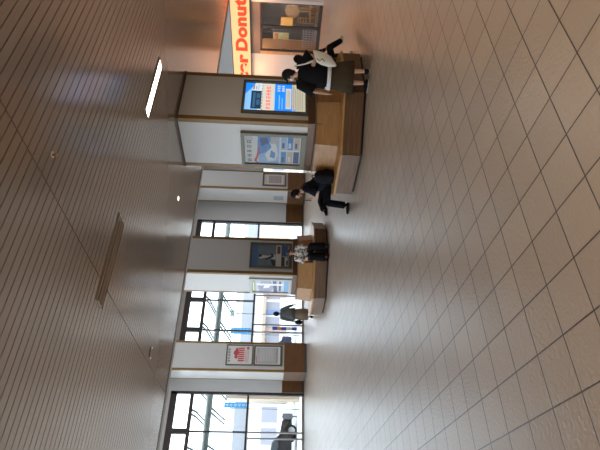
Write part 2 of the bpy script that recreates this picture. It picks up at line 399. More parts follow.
def art6(R, S):
    R(.06, .05, .94, .92, 4, 1)
    R(.1, .05, .45, .07, 1, 3); R(.1, .1, .7, .12, 3, 3)
    for i in range(9): R(.2, .2+.062*i, .9, .212+.062*i, 0, 3)
    for i in range(8): glyph(R, .12+.1*i, .84, .2+.1*i, .89, 2, 90+i)
case('framed_notice', 'white framed notice with red figures, upper one of two on the entrance column', (7.42, 21.28-.014, 0), '-Y', .95, 1.20, 2.42, .045, art5, E5)
case('framed_notice', 'framed white text notice, lower one of two on the entrance column', (7.42, 21.28-.014, 0), '-Y', .95, 1.28, 1.10, .06, art6, E5, bottom=.1)
E7 = [mat('n7_paper', (.50, .42, .40), .6), mat('n7_grey', (.3, .27, .26), .6), mat('n7_w', (.62, .56, .54), .6)]
def art7(R, S):
    R(.08, .06, .92, .94, 2, 1)
    for i in range(6): glyph(R, .12+.13*i, .08, .22+.13*i, .15, 1, 20+i)
    R(.18, .22, .86, .84, 1, 2)
    for i in range(9): R(.22, .26+.06*i, .82, .28+.06*i, 0, 3)
case('framed_notice', 'single small framed notice on the column seen left of the nearest column', (17.84, 21.28-.014, 0), '-Y', .95, 1.34, 1.12, .08, art7, E7)
bm = B(); box(bm, (-.006, -.19, 1.24), (0, .19, 1.80)); n_ = obj('notice_sheet', bm, mat('sheet_grey', (.30, .32, .34), .6)); n_.location = (17.61-.001, 22.03, 0)
tag(n_, 'small grey square sheet on the bright side of the column with a single framed notice', 'notice')
# ------------------------------------------------------------------ ceiling fixtures
LAMP = mat('lamp_on', (1, .97, .9), .4, emit=24, ecol=(1, .95, .84))
LAMPW = mat('lamp_off', (.46, .38, .31), .5)
REFL = mat('troffer_metal', (.52, .43, .35), .35, .2)
def troffer(x0, x1, y0, y1, on, label):
    t = thing('ceiling_light', label, 'ceiling light', ((x0+x1)/2, (y0+y1)/2, CZ))
    w = (x1-x0)/2; d = (y1-y0)/2
    bm = B()
    for a, b in (((-w, -d, -.006), (w, -d+.012, .03)), ((-w, d-.012, -.006), (w, d, .03)), ((-w, -d, -.006), (-w+.012, d, .03)), ((w-.012, -d, -.006), (w, d, .03))): box(bm, a, b)
    obj('frame', bm, REFL, t)
    bm = B(); box(bm, (-w+.012, -d+.012, .004 if on else .026), (w-.012, d-.012, .028)); obj('diffuser' if on else 'reflector', bm, LAMP if on else LAMPW, t)
    if not on:
        bm = B(); cyl(bm, (-w+.03, 0, .012), (w-.03, 0, .012), .012, 10); obj('lamp_tube', bm, mat('tube_off', (.30, .26, .22), .4), t)
    return t
troffer(*TR[0], True, 'long glowing ceiling light, lit, above the nearest column')
troffer(*TR[1], False, 'long unlit ceiling light in the slatted ceiling')
def down(x, y, on, label):
    t = thing('downlight', label, 'downlight', (x, y, CZ))
    bm = B(); cyl(bm, (0, 0, -.008), (0, 0, .0), .06, 24); obj('ring', bm, REFL, t)
    bm = B(); cyl(bm, (0, 0, -.012), (0, 0, -.008), .04, 20); obj('lens', bm, mat('lens_on', (1, .95, .85), .4, emit=5, ecol=(1, .93, .8)) if on else LAMPW, t)
down(6.07, 7.73, True, 'small lit round downlight near the left edge of the nearest column')
t = thing('emergency_light', 'small twin-lens emergency light on the slats before the entrance column', 'emergency light', (2.9, 7.8, CZ))
bm = B(); box(bm, (-.09, -.04, -.015), (.09, .04, 0)); obj('housing', bm, mat('em_house', (.12, .10, .09), .4), t)
for s in (-1, 1):
    bm = B(); ball(bm, (s*.085, 0, -.02), (.02, .02, .014), 12, 8); obj('lens', bm, mat('lens_w', (.6, .58, .5), .3, emit=.3), t)
t = thing('smoke_detector', 'tiny round sprinkler head standing out of the slatted ceiling', 'sprinkler', (2.98, 3.24, CZ))
bm = B(); cyl(bm, (0, 0, -.008), (0, 0, 0), .03, 16); obj('base', bm, REFL, t)
bm = B(); cyl(bm, (0, 0, -.035), (0, 0, -.008), .011, 12); cyl(bm, (0, 0, -.04), (0, 0, -.035), .02, 12); obj('nozzle', bm, mat('brass', (.4, .22, .1), .3, .8), t)
t.name = 'sprinkler_head'
# ------------------------------------------------------------------ doughnut shop (a box in the tall part of the hall)
SX = 18.65
CREAM = mat('shop_wall_cream', (.62, .56, .50), .6)
TAN = wood('tan_wood', (.42, .24, .10), (.52, .32, .15), .45, 16)
shop = thing('doughnut_shop_front', 'doughnut shop front with dark framed windows under an illuminated cream sign', 'shop front', (SX, 9.8, 0))
def P(name, a, b, m, par=shop, bev=0): return bxobj(name, (a[0]-SX, a[1]-9.8, a[2]), (b[0]-SX, b[1]-9.8, b[2]), m, par, bev)
P('wall_panel', (SX, 13.15, 0), (SX+.12, 16.1, 2.97), CREAM)
P('wall_panel', (SX, 9.8, 0), (SX+.12, 10.62, 2.97), CREAM)
P('side_wall', (SX+.12, 15.98, 0), (24.15, 16.1, 3.7), CREAM)
P('side_wall', (SX+.12, 9.8, 0), (24.15, 9.92, 3.7), CREAM)
P('header_panel', (SX-.01, 10.62, 2.56), (SX+.1, 13.15, 2.97), mat('brown_grey_panel', (.16, .125, .10), .5))
P('roof_slab', (SX, 9.8, 3.7), (24.15, 16.1, 3.76), CREAM)
P('back_wall', (22.6, 9.92, 0), (22.7, 15.98, 3.7), mat('shop_back', (.16, .15, .16), .6))
P('inner_ceiling', (SX+.12, 9.92, 2.9), (22.6, 15.98, 2.94), mat('shop_ceil', (.45, .4, .35), .6))
P('wood_jamb', (SX-.02, 13.0, 0), (SX+.12, 13.15, 2.56), TAN)
P('white_post', (SX-.03, 10.60, 0), (SX+.1, 10.74, 2.9), WALLW)
fr = B()
for (a, b) in (((10.74, .0), (13.0, .14)), ((10.74, 2.48), (13.0, 2.56)), ((11.78, .0), (11.88, 2.56)), ((12.93, .0), (13.0, 2.56)), ((10.74, 0), (10.79, 2.56))):
    box(fr, (0, a[0]-9.8, a[1]), (.07, b[0]-9.8, b[1]))
obj('window_frame', fr, FRAME, shop)
P('pane', (SX+.03, 10.79, .14), (SX+.042, 12.93, 2.48), GLASS)
t = thing('door_poster', 'narrow blue and orange strip notice hung in the middle windows beside a door', 'notice', (10.07, WY+.02, 0))
bxobj('sheet', (-.09, 0, .35), (.09, .012, 1.6), mat('poster_blue', (.05, .12, .55), .5), t); bxobj('orange_patch', (-.085, -.003, 1.15), (.085, 0, 1.35), mat('poster_orange', (.8, .3, .08), .5), t); bxobj('white_patch', (-.085, -.003, .6), (.085, 0, .9), mat('poster_white', (.8, .8, .85), .5), t)
sg = thing('shop_sign', 'long glowing cream sign band with orange-red lettering above the shop', 'sign', (SX-.12, 9.8, 0))
SIGNM = mat('sign_cream', (.40, .28, .16), .5, emit=1.0, ecol=(1, .52, .20))
bxobj('sign_box', (0, 0, 2.975), (.12, 6.3, 3.755), SIGNM, sg, .01)
bxobj('sign_edge', (-.01, -.01, 2.955), (.125, 6.31, 2.978), CASE, sg)
bxobj('sign_edge', (-.01, -.01, 3.752), (.125, 6.31, 3.78), CASE, sg)
LET = mat('letter_orange_red', (.6, .03, .005), .4, emit=1.1, ecol=(1, .045, .0))
def text_obj(name, s, size, m, parent, mtx, off=.0, ext=.01, width=None, align='LEFT', shear=0):
    cu = bpy.data.curves.new(name, 'FONT'); cu.body = s; cu.size = size; cu.extrude = ext; cu.offset = off; cu.align_x = align; cu.space_character = 1.08
    o = bpy.data.objects.new(name, cu); C.objects.link(o); bpy.context.view_layer.update()
    dg = bpy.context.evaluated_depsgraph_get(); me = bpy.data.meshes.new_from_object(o.evaluated_get(dg)); bpy.data.objects.remove(o)
    xs = [v.co.x for v in me.vertices]; w0 = max(xs)-min(xs); mn = min(xs)
    for v in me.vertices:
        if width: v.co.x = (v.co.x-mn)*width/w0
    me.transform(mtx); me.materials.append(m)
    o = bpy.data.objects.new(name, me); C.objects.link(o); o.parent = parent; return o
# text runs toward -Y, seen from -X : local x -> -Y, y -> Z, extrude -> -X
def tm(x, y, z): return Matrix(((0, 0, -1, x), (-1, 0, 0, y), (0, 1, 0, z), (0, 0, 0, 1)))
text_obj('lettering', 'Donut', .66, LET, sg, tm(-.012, 12.97-9.8, 3.13), off=.03, width=2.42)
text_obj('lettering', 'mister', .66, LET, sg, tm(-.012, 15.92-9.8, 3.13), off=.03, width=2.78)
# inside the shop
def chair(x, y, rz, label, seatm):
    t = thing('cafe_chair', label, 'chair', (x, y, 0), rz)
    bm = B(); box(bm, (-.2, -.2, .42), (.2, .2, .46)); obj('seat', bm, seatm, t, .01)
    for sx in (-1, 1):
        for sy in (-1, 1):
            bm = B(); tube(bm, [(sx*.17, sy*.17, 0), (sx*.165, sy*.165, .42 if sy < 0 else .98)], .016, 8); obj('leg', bm, TAN, t)
    bm = B()
    for z in (.62, .74, .86, .96): box(bm, (-.17, .155, z-.02), (.17, .175, z+.02))
    obj('backrest', bm, TAN, t)
chair(19.35, 11.15, .4, 'wooden ladder-back chair nearest the shop window', TAN)
chair(19.45, 11.8, 1.2, 'wooden ladder-back chair between the first chair and the lattice screen', TAN)
chair(21.2, 10.7, 1.4, 'wooden ladder-back chair against the grey cafe wall', TAN)
t = thing('cafe_table', 'small round dark cafe table between the wooden chairs', 'table', (20.25, 11.25, 0))
bm = B(); cyl(bm, (0, 0, .70), (0, 0, .73), .32, 28); obj('tabletop', bm, PLINTH, t)
bm = B(); cyl(bm, (0, 0, .03), (0, 0, .70), .03, 12); obj('post', bm, BLACK, t)
bm = B(); cyl(bm, (0, 0, 0), (0, 0, .03), .2, 24); obj('foot', bm, BLACK, t)
RAT = mat('rattan', (.50, .34, .2), .6, var=.3, scale=30)
t = thing('rattan_chair', 'rattan chair with a large round back inside the cafe', 'chair', (20.2, 12.0, 0))
bm = B(); cyl(bm, (.3, 0, .40), (.3, 0, .46), .27, 24); obj('seat', bm, RAT, t)
bm = B(); cyl(bm, (0, 0, 1.2), (.04, 0, 1.2), .31, 28); tube(bm, [(.02, .31*math.cos(i*PI/12), 1.2+.31*math.sin(i*PI/12)) for i in range(25)], .02, 8, caps=False); tube(bm, [(.06, 0, .44), (.02, 0, .92)], .03, 8); obj('backrest', bm, RAT, t)
for sx, sy in ((.12, .18), (.12, -.18), (.48, .18), (.48, -.18)):
    bm = B(); tube(bm, [(sx, sy, 0), (sx+(.3-sx)*.3, sy*.75, .41)], .018, 8); obj('leg', bm, RAT, t)
bm = B(); box(bm, (0, 0, 0), (.02, .42, .74)); o = obj('wall_poster', bm, mat('poster_green', (.45, .55, .38), .5, emit=.15), None, .004); o.location = (20.6, 13.34, 1.31); tag(o, 'pale green glowing menu poster by the tan partition in the shop', 'poster'); o.name = 'menu_poster'
bm = B(); tube(bm, [(.01, .1, .74), (.01, .1, 1.59)], .005, 6); tube(bm, [(.01, .32, .74), (.01, .32, 1.59)], .005, 6); obj('hanging_wire', bm, BLACK, o)
bm = B()
for (y0_, z0_, y1_, z1_, mi) in ((.04, .5, .38, .68, 0), (.06, .28, .2, .44, 1), (.24, .28, .36, .44, 2), (.05, .06, .37, .2, 1)): box(bm, (-.004, y0_, z0_), (0, y1_, z1_), mi)
obj('pictures', bm, [mat('pp_orange', (.7, .25, .1), .5), mat('pp_yellow', (.8, .6, .2), .5), mat('pp_teal', (.15, .45, .4), .5)], o)
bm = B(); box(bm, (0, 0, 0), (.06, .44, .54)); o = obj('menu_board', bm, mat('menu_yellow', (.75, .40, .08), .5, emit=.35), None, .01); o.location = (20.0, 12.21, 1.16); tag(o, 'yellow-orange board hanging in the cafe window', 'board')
bm = B(); tube(bm, [(.03, .1, .54), (.03, .1, 1.74)], .006, 6); tube(bm, [(.03, .36, .54), (.03, .36, 1.74)], .006, 6); obj('hanging_wire', bm, BLACK, o)
t = thing('service_counter', 'pale wooden serving counter inside the doughnut shop', 'counter', (20.3, 14.0, 0))
bxobj('body', (0, 0, 0), (.6, 1.7, .98), TAN, t, .01); bxobj('worktop', (-.04, -.03, .98), (.64, 1.73, 1.02), mat('worktop', (.55, .48, .42), .3), t)
bxobj('display_glass', (.05, .2, 1.02), (.5, 1.6, 1.42), glass_mat('case_glass', (.9, .95, .95)), t)
bxobj('partition_dummy', (0, 0, 0), (.05, .62, 2.53), TAN).location = (20.0, 13.31, 0)
o = bpy.data.objects['partition_dummy']; o.name = 'wood_partition'; tag(o, 'tall tan wooden partition behind the shop counter', 'partition')
bm = B()
for i in range(9): box(bm, (0, i*.11, 0), (.02, i*.11+.025, .72))
for i in range(6): box(bm, (.0, 0, i*.138), (.025, .905, i*.138+.025))
o = obj('lattice_screen', bm, mat('lattice', (.50, .46, .52), .5)); o.location = (19.2, 12.22, .0); tag(o, 'low grey lattice screen behind the left shop window pane', 'screen')
for i, yy in enumerate((10.9, 12.4, 14.0)):
    t = thing('shop_ceiling_light', 'warm glowing ceiling panel, %s in the doughnut shop' % ('nearest the white post', 'above the lattice screen', 'over the serving counter')[i], 'ceiling light', (19.9, yy, 2.9))
    bxobj('housing', (-.35, -.14, -.03), (.35, .14, 0), SILVER, t); bxobj('diffuser', (-.33, -.12, -.04), (.33, .12, -.03), mat('shop_lamp', (1, .85, .65), .5, emit=50, ecol=(1, .68, .42)), t)
# ------------------------------------------------------------------ outside
sbox('ground', (-60, WY+.25, -.12), (80, 120, -.02), mat('pavement', (.55, .54, .52), .8, var=.05, scale=3), 'pale pavement outside')
bpy.data.objects['ground'].name = 'ground'
OUTW = mat('facade_white', (.80, .79, .77), .7, var=.03)
def building(x0, x1, y0, z1, label, nwin, floors, m=OUTW):
    t = thing('street_building', label, 'building', ((x0+x1)/2, y0, 0)); w = (x1-x0)/2
    bxobj('walls', (-w, 0, -.02), (w, 8, z1), m, t)
    bxobj('roof_edge', (-w-.15, -.15, z1), (w+.15, 8.1, z1+.25), mat('roof_grey', (.45, .45, .46), .6), t)
    for f in range(floors):
        for i in range(nwin):
            cx = -w+(i+.5)*2*w/nwin; z = .9+f*2.9
            bm = B(); box(bm, (cx-.75, -.05, z), (cx+.75, .02, z+1.5)); wn = obj('window', bm, mat('ext_frame', (.4, .38, .38), .5), t)
            bm = B(); box(bm, (cx-.68, -.06, z+.06), (cx+.68, -.045, z+1.44)); obj('pane', bm, mat('ext_pane', (.24, .24, .28), .5), wn)
    return t
building(-8, 12.5, 46, 4.6, 'long low white building across the street, left', 11, 1)
building(13.5, 31, 48, 5.4, 'white shop building across the street with a tan awning', 10, 1)
aw = bm = B(); box(bm, (13.6, 47.0, 2.55), (30.9, 47.95, 2.75)); o = obj('awning', bm, mat('awning_tan', (.45, .27, .18), .7)); bld = [q for q in bpy.data.objects if q.get('label', '').startswith('white shop')][0]; o.parent = bld; o.location = (-22.25, -48, 0)
for i in range(8):
    bm = B(); box(bm, (13.9+i*2.1, 47.9, .2), (14.5+i*2.1, 47.98, 2.4)); o = obj('shop_door', bm, mat('door_blue' if i % 3 == 1 else 'door_rose', (.14, .2, .36) if i % 3 == 1 else (.38, .26, .23), .6)); o.parent = bld; o.location = (-22.25, -48, 0)
building(31.5, 52, 44, 5.0, 'pale cream building across the street, far right', 6, 1, mat('facade_cream', (.72, .62, .5), .7))
# station canopy: round tube beam on arms, twin rods
STEEL = mat('canopy_steel', (.17, .19, .18), .4, .3)
can = thing('canopy', 'grey steel canopy with a round tube beam and twin brace rods outside the windows', 'canopy', (0, 25, 0))
bm = B(); cyl(bm, (-20, 0, 4.6), (24, 0, 4.6), .16, 24); obj('beam', bm, STEEL, can)
for bx_ in (12.35, 10.75, 9.15, 7.5, 6.25, 4.55, 2.9, 1.3, 14.0, 15.6, -.4, -2.0):
    bm = B()
    for s in (-.11, .11): tube(bm, [(bx_+s, -.6, 5.42), (bx_+s, 0, 5.2), (bx_+s, 1.9, 4.93)], .055, 8)
    obj('brace_rod', bm, STEEL, can)
    bm = B()
    for s in (-.11, .11): tube(bm, [(bx_+s+.1, -.5, 4.45), (bx_+s+.1, 1.9, 3.94)], .05, 8)
    obj('brace_rod', bm, STEEL, can)
# lower grey roof beyond (walkway roof) with posts
wr = thing('walkway_roof', 'blue-grey corrugated walkway roof beyond the canopy', 'roof', (0, 31, 0))
bm = B()
for i in range(150):
    x = -20+i*.4; box(bm, (x, 0, 3.02+.0), (x+.36, 4.5, 3.10)); 
box(bm, (-20, -.1, 2.95), (40, 0, 3.75)); obj('roof_sheet', bm, mat('roof_bluegrey', (.36, .37, .40), .5), wr)
for x in (-6.6, 1.4, 8.9, 17.4, 25.4):
    bm = B(); cyl(bm, (x, .3, -.02), (x, .3, 3.0), .07, 14); obj('post', bm, STEEL, wr)
bxobj('exterior_pier', (7.72, 27.4, -.02), (8.10, 28.0, 4.05), mat('pier_beige', (.52, .40, .29), .7)); o = bpy.data.objects['exterior_pier']; tag(o, 'tall beige square pier standing outside the left windows', 'pier')
def banner(x, z0, z1, w, label, y=27.0):
    t = thing('banner', label, 'banner', (x, y, 0))
    bxobj('cloth', (-w/2, -.02, z0), (w/2, .02, z1), mat('banner_blue', (.01, .36, .80), .6), t)
    bm = B()
    rr = random.Random(int(x*10)); n = 6
    for i in range(n):
        zc = z1-(i+.7)*(z1-z0)/n
        rects(bm, [(-w*.28, zc-.07, w*.28, zc-.03, 0), (-w*.05, zc-.09, w*.05, zc+.07, 0), (-w*.25, zc+.03, w*.2, zc+.06, 0)], -.023)
    obj('lettering', bm, mat('banner_white', (.85, .9, .92), .6), t, fix=False)
    bm = B(); cyl(bm, (-w/2-.04, 0, -.02), (-w/2-.04, 0, z1+.1), .02, 8); obj('pole', bm, STEEL, t)
banner(7.25, 2.75, 4.05, .26, 'blue hanging banner beside the beige pier')
banner(11.5, 2.85, 4.05, .34, 'blue hanging banner behind the middle windows')
t = thing('exit_board', 'small green sign seen through the middle windows', 'sign', (12.75, 27.3, 0)); bxobj('board', (-.2, -.02, 3.95), (.2, .02, 4.2), mat('sign_green', (.02, .35, .16), .5), t)
bxobj('post', (-.02, .02, -.02), (.02, .05, 4.2), STEEL, t)
t = thing('street_sign_board', 'dark rectangular board outside the left windows', 'sign board', (7.35, 29.5, 0)); bxobj('board', (-.16, -.03, .25), (.16, .03, .85), mat('board_dark', (.12, .12, .13), .5), t); bxobj('post', (-.03, .03, -.02), (.03, .08, .9), STEEL, t)
def car(x, y, rz, label, col):
    t = thing('car', label, 'car', (x, y, -.02), rz)
    prof = [(-2.0, .28), (-2.05, .6), (-1.98, .95), (-1.75, 1.0), (-1.45, 1.42), (-1.0, 1.5), (.35, 1.5), (.7, 1.42), (1.15, 1.0), (1.85, .88), (2.02, .7), (2.02, .3)]
    bm = B(); rows = []
    for yy, sc in ((-.84, .96), (-.78, 1.0), (.78, 1.0), (.84, .96)):
        rows.append([bm.verts.new((px*sc, yy*(1 if pz < 1.05 else .82), .28+(pz-.28)*sc)) for px, pz in prof])
    n = len(prof)
    for a, b in zip(rows, rows[1:]):
        for i in range(n): bm.faces.new((a[i], a[(i+1) % n], b[(i+1) % n], b[i]))
    bm.faces.new(rows[0]); bm.faces.new(rows[-1]); obj('body', bm, mat('car_paint_'+label[:5], col, .4, coat=.0), t, .02)
    for s in (-1, 1):
        bm = B(); v = [bm.verts.new((px, s*.735 if pz > 1.1 else s*.82, pz)) for px, pz in ((-1.5, 1.05), (-1.3, 1.40), (.3, 1.42), (.62, 1.36), (.98, 1.05))]; bm.faces.new(v); obj('side_window', bm, mat('car_glass', (.03, .04, .05), .08), t)
        for px in (-1.25, 1.3):
            bm = B(); cyl(bm, (px, s*.70, .32), (px, s*.87, .32), .32, 24); w_ = obj('wheel', bm, BLACK, t)
            bm = B(); cyl(bm, (px, s*.871, .32), (px, s*.88, .32), .19, 20); obj('hubcap', bm, CHROME, w_)
        bm = B(); box(bm, (1.93, s*.6-.14, .66), (2.03, s*.6+.14, .80)); obj('headlight', bm, mat('headlight', (.8, .8, .78), .2), t)
        bm = B(); box(bm, (-2.06, s*.62-.12, .72), (-1.97, s*.62+.12, .9)); obj('tail_light', bm, mat('tail', (.5, .02, .02), .3), t)
car(5.3, 30.5, 0, 'black car parked outside the left windows', (.012, .013, .016))
car(11.2, 32.6, PI, 'dark blue car outside, its end showing past the entrance column', (.015, .02, .05))
# ------------------------------------------------------------------ people
SKIN = mat('skin', (.50, .29, .20), .5, var=.05, scale=20)
HAIR = mat('hair_black', (.008, .006, .006), .55, spec=.15)
def cloth(name, col, var=.12, sc=12, rough=.85): return mat(name, col, rough, spec=.12, var=var, scale=sc, bump=.25)
BLK = cloth('black_cloth', (.006, .006, .008)); NAVY = cloth('navy_black', (.007, .008, .014)); OLIVE = cloth('olive_skirt', (.05, .035, .02))
def skin_mesh(nodes, edges, rad, root):
    me = bpy.data.meshes.new('tmp'); me.from_pydata([tuple(n) for n in nodes], edges, [])
    o = bpy.data.objects.new('tmp', me); C.objects.link(o)
    o.modifiers.new('s', 'SKIN')
    for i, r in enumerate(rad):
        sv = me.skin_vertices[0].data[i]; sv.radius = (r, r) if not isinstance(r, tuple) else r; sv.use_root = (i == root)
    ss = o.modifiers.new('ss', 'SUBSURF'); ss.levels = 2; ss.render_levels = 2
    bpy.context.view_layer.update(); dg = bpy.context.evaluated_depsgraph_get()
    m2 = bpy.data.meshes.new_from_object(o.evaluated_get(dg)); bpy.data.objects.remove(o); return m2
def head_fn(q):
    q = q.copy()
    if q.z < -.2:      # jaw narrows
        k = (-.2-q.z)/.8; q.x *= 1-.32*k; q.y *= 1-.12*k
    if q.y > 0: q.y *= .92
    return q
def person(name, label, loc, rz, J, extra):
    """J: joints in the person's frame (x = own right, y = forward, z up)."""
    t = thing(name, label, 'person', loc, rz)
    n = []; e = []; r = []; idx = {}
    def add(k, p, rad, par=None):
        idx[k] = len(n); n.append(Vector(p)); r.append(rad)
        if par is not None: e.append((idx[par], idx[k]))
    pel, ch, nk, hd = map(Vector, (J['pelvis'], J['chest'], J['neck'], J['head']))
    add('pelvis', pel, .12); add('waist', pel.lerp(ch, .5), .105, 'pelvis'); add('chest', ch, .12, 'waist'); add('neck', nk, .05, 'chest'); add('hb', nk.lerp(hd, .7), .045, 'neck')
    for s in 'LR':
        hip, kn, an, toe = (Vector(J[k+s]) for k in ('hip', 'knee', 'ankle', 'toe'))
        add('hip'+s, hip, .085, 'pelvis'); add('th'+s, hip.lerp(kn, .5), .07, 'hip'+s); add('knee'+s, kn, .052, 'th'+s)
        add('calf'+s, kn.lerp(an, .35), .05, 'knee'+s); add('ankle'+s, an, .033, 'calf'+s); add('toe'+s, toe, .028, 'ankle'+s)
        sh, el, wr = (Vector(J[k+s]) for k in ('shoulder', 'elbow', 'wrist'))
        add('sh'+s, sh, .055, 'chest'); add('ua'+s, sh.lerp(el, .5), .043, 'sh'+s); add('el'+s, el, .036, 'ua'+s); add('fa'+s, el.lerp(wr, .4), .034, 'el'+s); add('wr'+s, wr, .023, 'fa'+s)
        d = (wr-el).normalized(); 
        if 'hand'+s in J: d = Vector(J['hand'+s]).normalized()
        pn = Vector(J.get('palm'+s, (0, 1, 0))); sd = d.cross(pn).normalized(); pn = sd.cross(d).normalized()
        add('palm'+s, wr+d*.045, (.030, .018), 'wr'+s)
        for i in range(4):
            off = (i-1.5)*.017; L_ = (.028, .032, .030, .024)[i]
            b = wr+d*.075+sd*off; add('f%d%s' % (i, s), b, .0085, 'palm'+s)
            p1 = b+d*L_+pn*.006; add('g%d%s' % (i, s), p1, .0075, 'f%d%s' % (i, s))
            p2 = p1+(d*.7+pn*.7).normalized()*L_*.8; add('h%d%s' % (i, s), p2, .0065, 'g%d%s' % (i, s))
        tb = wr+d*.03+sd*(-.03); add('t0'+s, tb, .010, 'palm'+s); add('t1'+s, tb+(d*.8-sd*.5+pn*.3).normalized()*.032, .0085, 't0'+s); add('t2'+s, tb+(d*.9-sd*.3+pn*.6).normalized()*.056, .0075, 't1'+s)
    m2 = skin_mesh(n, e, r, 0)
    bm = B(); bm.from_mesh(m2)
    fd = Vector(J.get('face', (0, 1, 0))).normalized(); up = (hd-nk).normalized() if 'hup' not in J else Vector(J['hup']).normalized()
    sx = fd.cross(up).normalized(); up2 = sx.cross(fd).normalized()
    R_ = Matrix((sx, fd, up2)).transposed()
    ball(bm, hd, (.074, .092, .108), 24, 16, R_, fn=head_fn)
    ball(bm, hd+R_@Vector((0, .088, -.012)), (.013, .018, .022), 8, 6, R_)           # nose
    ball(bm, hd+R_@Vector((0, .072, -.075)), (.03, .022, .02), 8, 6, R_)             # chin
    for s in (-1, 1): ball(bm, hd+R_@Vector((s*.073, -.005, -.01)), (.012, .022, .032), 8, 6, R_)
    for f in bm.faces: f.smooth = True
    body = obj('body', bm, SKIN, t, fix=False)
    for s in (-1, 1):
        bm = B(); ball(bm, hd+R_@Vector((s*.03, .078, .008)), (.013, .006, .006), 8, 6, R_); obj('eye', bm, mat('eye_dark', (.02, .015, .012), .2), body)
    bm = B(); ball(bm, hd+R_@Vector((0, .083, -.046)), (.022, .006, .006), 8, 6, R_); obj('mouth', bm, mat('lips', (.35, .12, .10), .5), body)
    extra(t, body, hd, R_, J)
    return t
def hair_cap(par, hd, R_, m, size=1.10, back=0., name='hair', drop=-.35):
    bm = B()
    def fn(q):
        q = q.copy()
        return q
    c = hd+R_@Vector((0, -.012, .014)); ball(bm, c, (.074*size+.006, .092*size+.004, .108*size), 24, 16, R_, fn=fn)
    # open the face: remove the front lower part
    inv = R_.transposed(); rem = []
    for f in bm.faces:
        q = inv @ (f.calc_center_median()-hd)
        if (q.y > .028 and q.z < .055) or q.z < -.085-back or (q.y > -.01 and q.z < -.04): rem.append(f)
    bmesh.ops.delete(bm, geom=rem, context='FACES')
    o = obj(name, bm, m, par); s = o.modifiers.new('sol', 'SOLIDIFY'); s.thickness = .006; s.offset = 0
    return o
def shoe(par, ankle, toe, m, sole, name='shoe'):
    a, b = Vector(ankle), Vector(toe); d = (b-a); d.z = 0; d.normalize(); z = min(a.z, b.z)
    s = d.cross(Vector((0, 0, 1))); R_ = Matrix((s, d, Vector((0, 0, 1)))).transposed(); fz = b.z-.028
    bm = B()
    def up(q):
        q = q.copy(); q.z = max(q.z, -.8)
        if q.y > .2: q.z *= .75
        return q
    ball(bm, Vector((0, 0, fz+.045))+Vector((a.x, a.y, 0))+d*.06, (.046, .135, .045), 16, 10, R_, fn=up)
    tube(bm, [a+Vector((0, 0, .03)), Vector((a.x, a.y, fz+.05))], [.04, .042], 12)
    o = obj(name, bm, m, par)
    bm = B(); ball(bm, Vector((a.x, a.y, fz+.012))+d*.06, (.05, .14, .012), 16, 6, R_); obj('sole', bm, sole, o); return o
def legs(par, J, m, hipr=.10, kr=.075, ar=.07, upto=None, name='trousers', top=.1, fold=0):
    bm = B()
    pel = Vector(J['pelvis'])
    hl, hr_ = Vector(J['hipL']), Vector(J['hipR'])
    up = (Vector(J['chest'])-pel).normalized()
    tube(bm, [pel-up*.07, pel, pel+up*top], [(.13, .12), (.165, .125), (.145, .11)], 16, hint=(0, 1, 0))
    for s in 'LR':
        h, k, a = (Vector(J[q+s]) for q in ('hip', 'knee', 'ankle'))
        end = a.lerp(k, .05) if upto is None else k.lerp(a, upto)
        pts = [pel.lerp(h, .7)+(h-k).normalized()*.03, h.lerp(k, .2), h.lerp(k, .6), k+(h-k)*.08, k, k+(a-k)*.10, k.lerp(end, .55), end]
        tube(bm, pts, [hipr, hipr*.98, (hipr+kr)/2, kr, kr, kr*.97, (kr+ar)/2, ar], 14)
    return obj(name, bm, m, par)
def top_(par, J, m, name='shirt', loose=1., sleeve=.6, hem=None, sr=.075, cuff=None, wid=.19):
    """torso as a lofted garment and two sleeves"""
    bm = B(); pel, ch, nk = (Vector(J[q]) for q in ('pelvis', 'chest', 'neck'))
    low = pel+(pel-ch).normalized()*(hem if hem is not None else .04)
    sl, sr_ = Vector(J['shoulderL']), Vector(J['shoulderR']); side = (sr_-sl)
    mid = (sl+sr_)/2
    hint = side.cross(nk-ch) if side.cross(nk-ch).length > .001 else (0, 1, 0)
    w = side.length/2+.02
    pts = [low, pel.lerp(ch, .25), pel.lerp(ch, .7), ch, mid+(nk-ch)*.02, mid.lerp(nk, .55), nk]
    rr = [(.175*loose, .13*loose), (.165*loose, .125*loose), (.165*loose, .122*loose), (w*.93, .118), (w*.95, .10), (w*.55, .08), (.062, .06)]
    tube(bm, pts, rr, 20, hint=tuple(hint))
    for s in 'LR':
        sh, el, wr = (Vector(J[q+s]) for q in ('shoulder', 'elbow', 'wrist'))
        if sleeve <= 1: tube(bm, [sh.lerp(mid, .45)+(nk-ch)*.0, sh, sh.lerp(el, sleeve*.5), sh.lerp(el, sleeve)], [sr*.95, sr, sr, sr*(cuff or 1.05)], 14)
        else:
            tube(bm, [sh.lerp(mid, .45), sh, sh.lerp(el, .5), el+(sh-el)*.1, el, el+(wr-el)*.1, el.lerp(wr, .5), el.lerp(wr, .93)], [sr*.95, sr*.92, sr*.82, sr*.75, sr*.75, sr*.72, sr*.62, sr*.52], 14)
    return obj(name, bm, m, par)
def yaw(dx, dy): return math.atan2(-dx, dy)     # rotation that turns local +Y to (dx,dy)
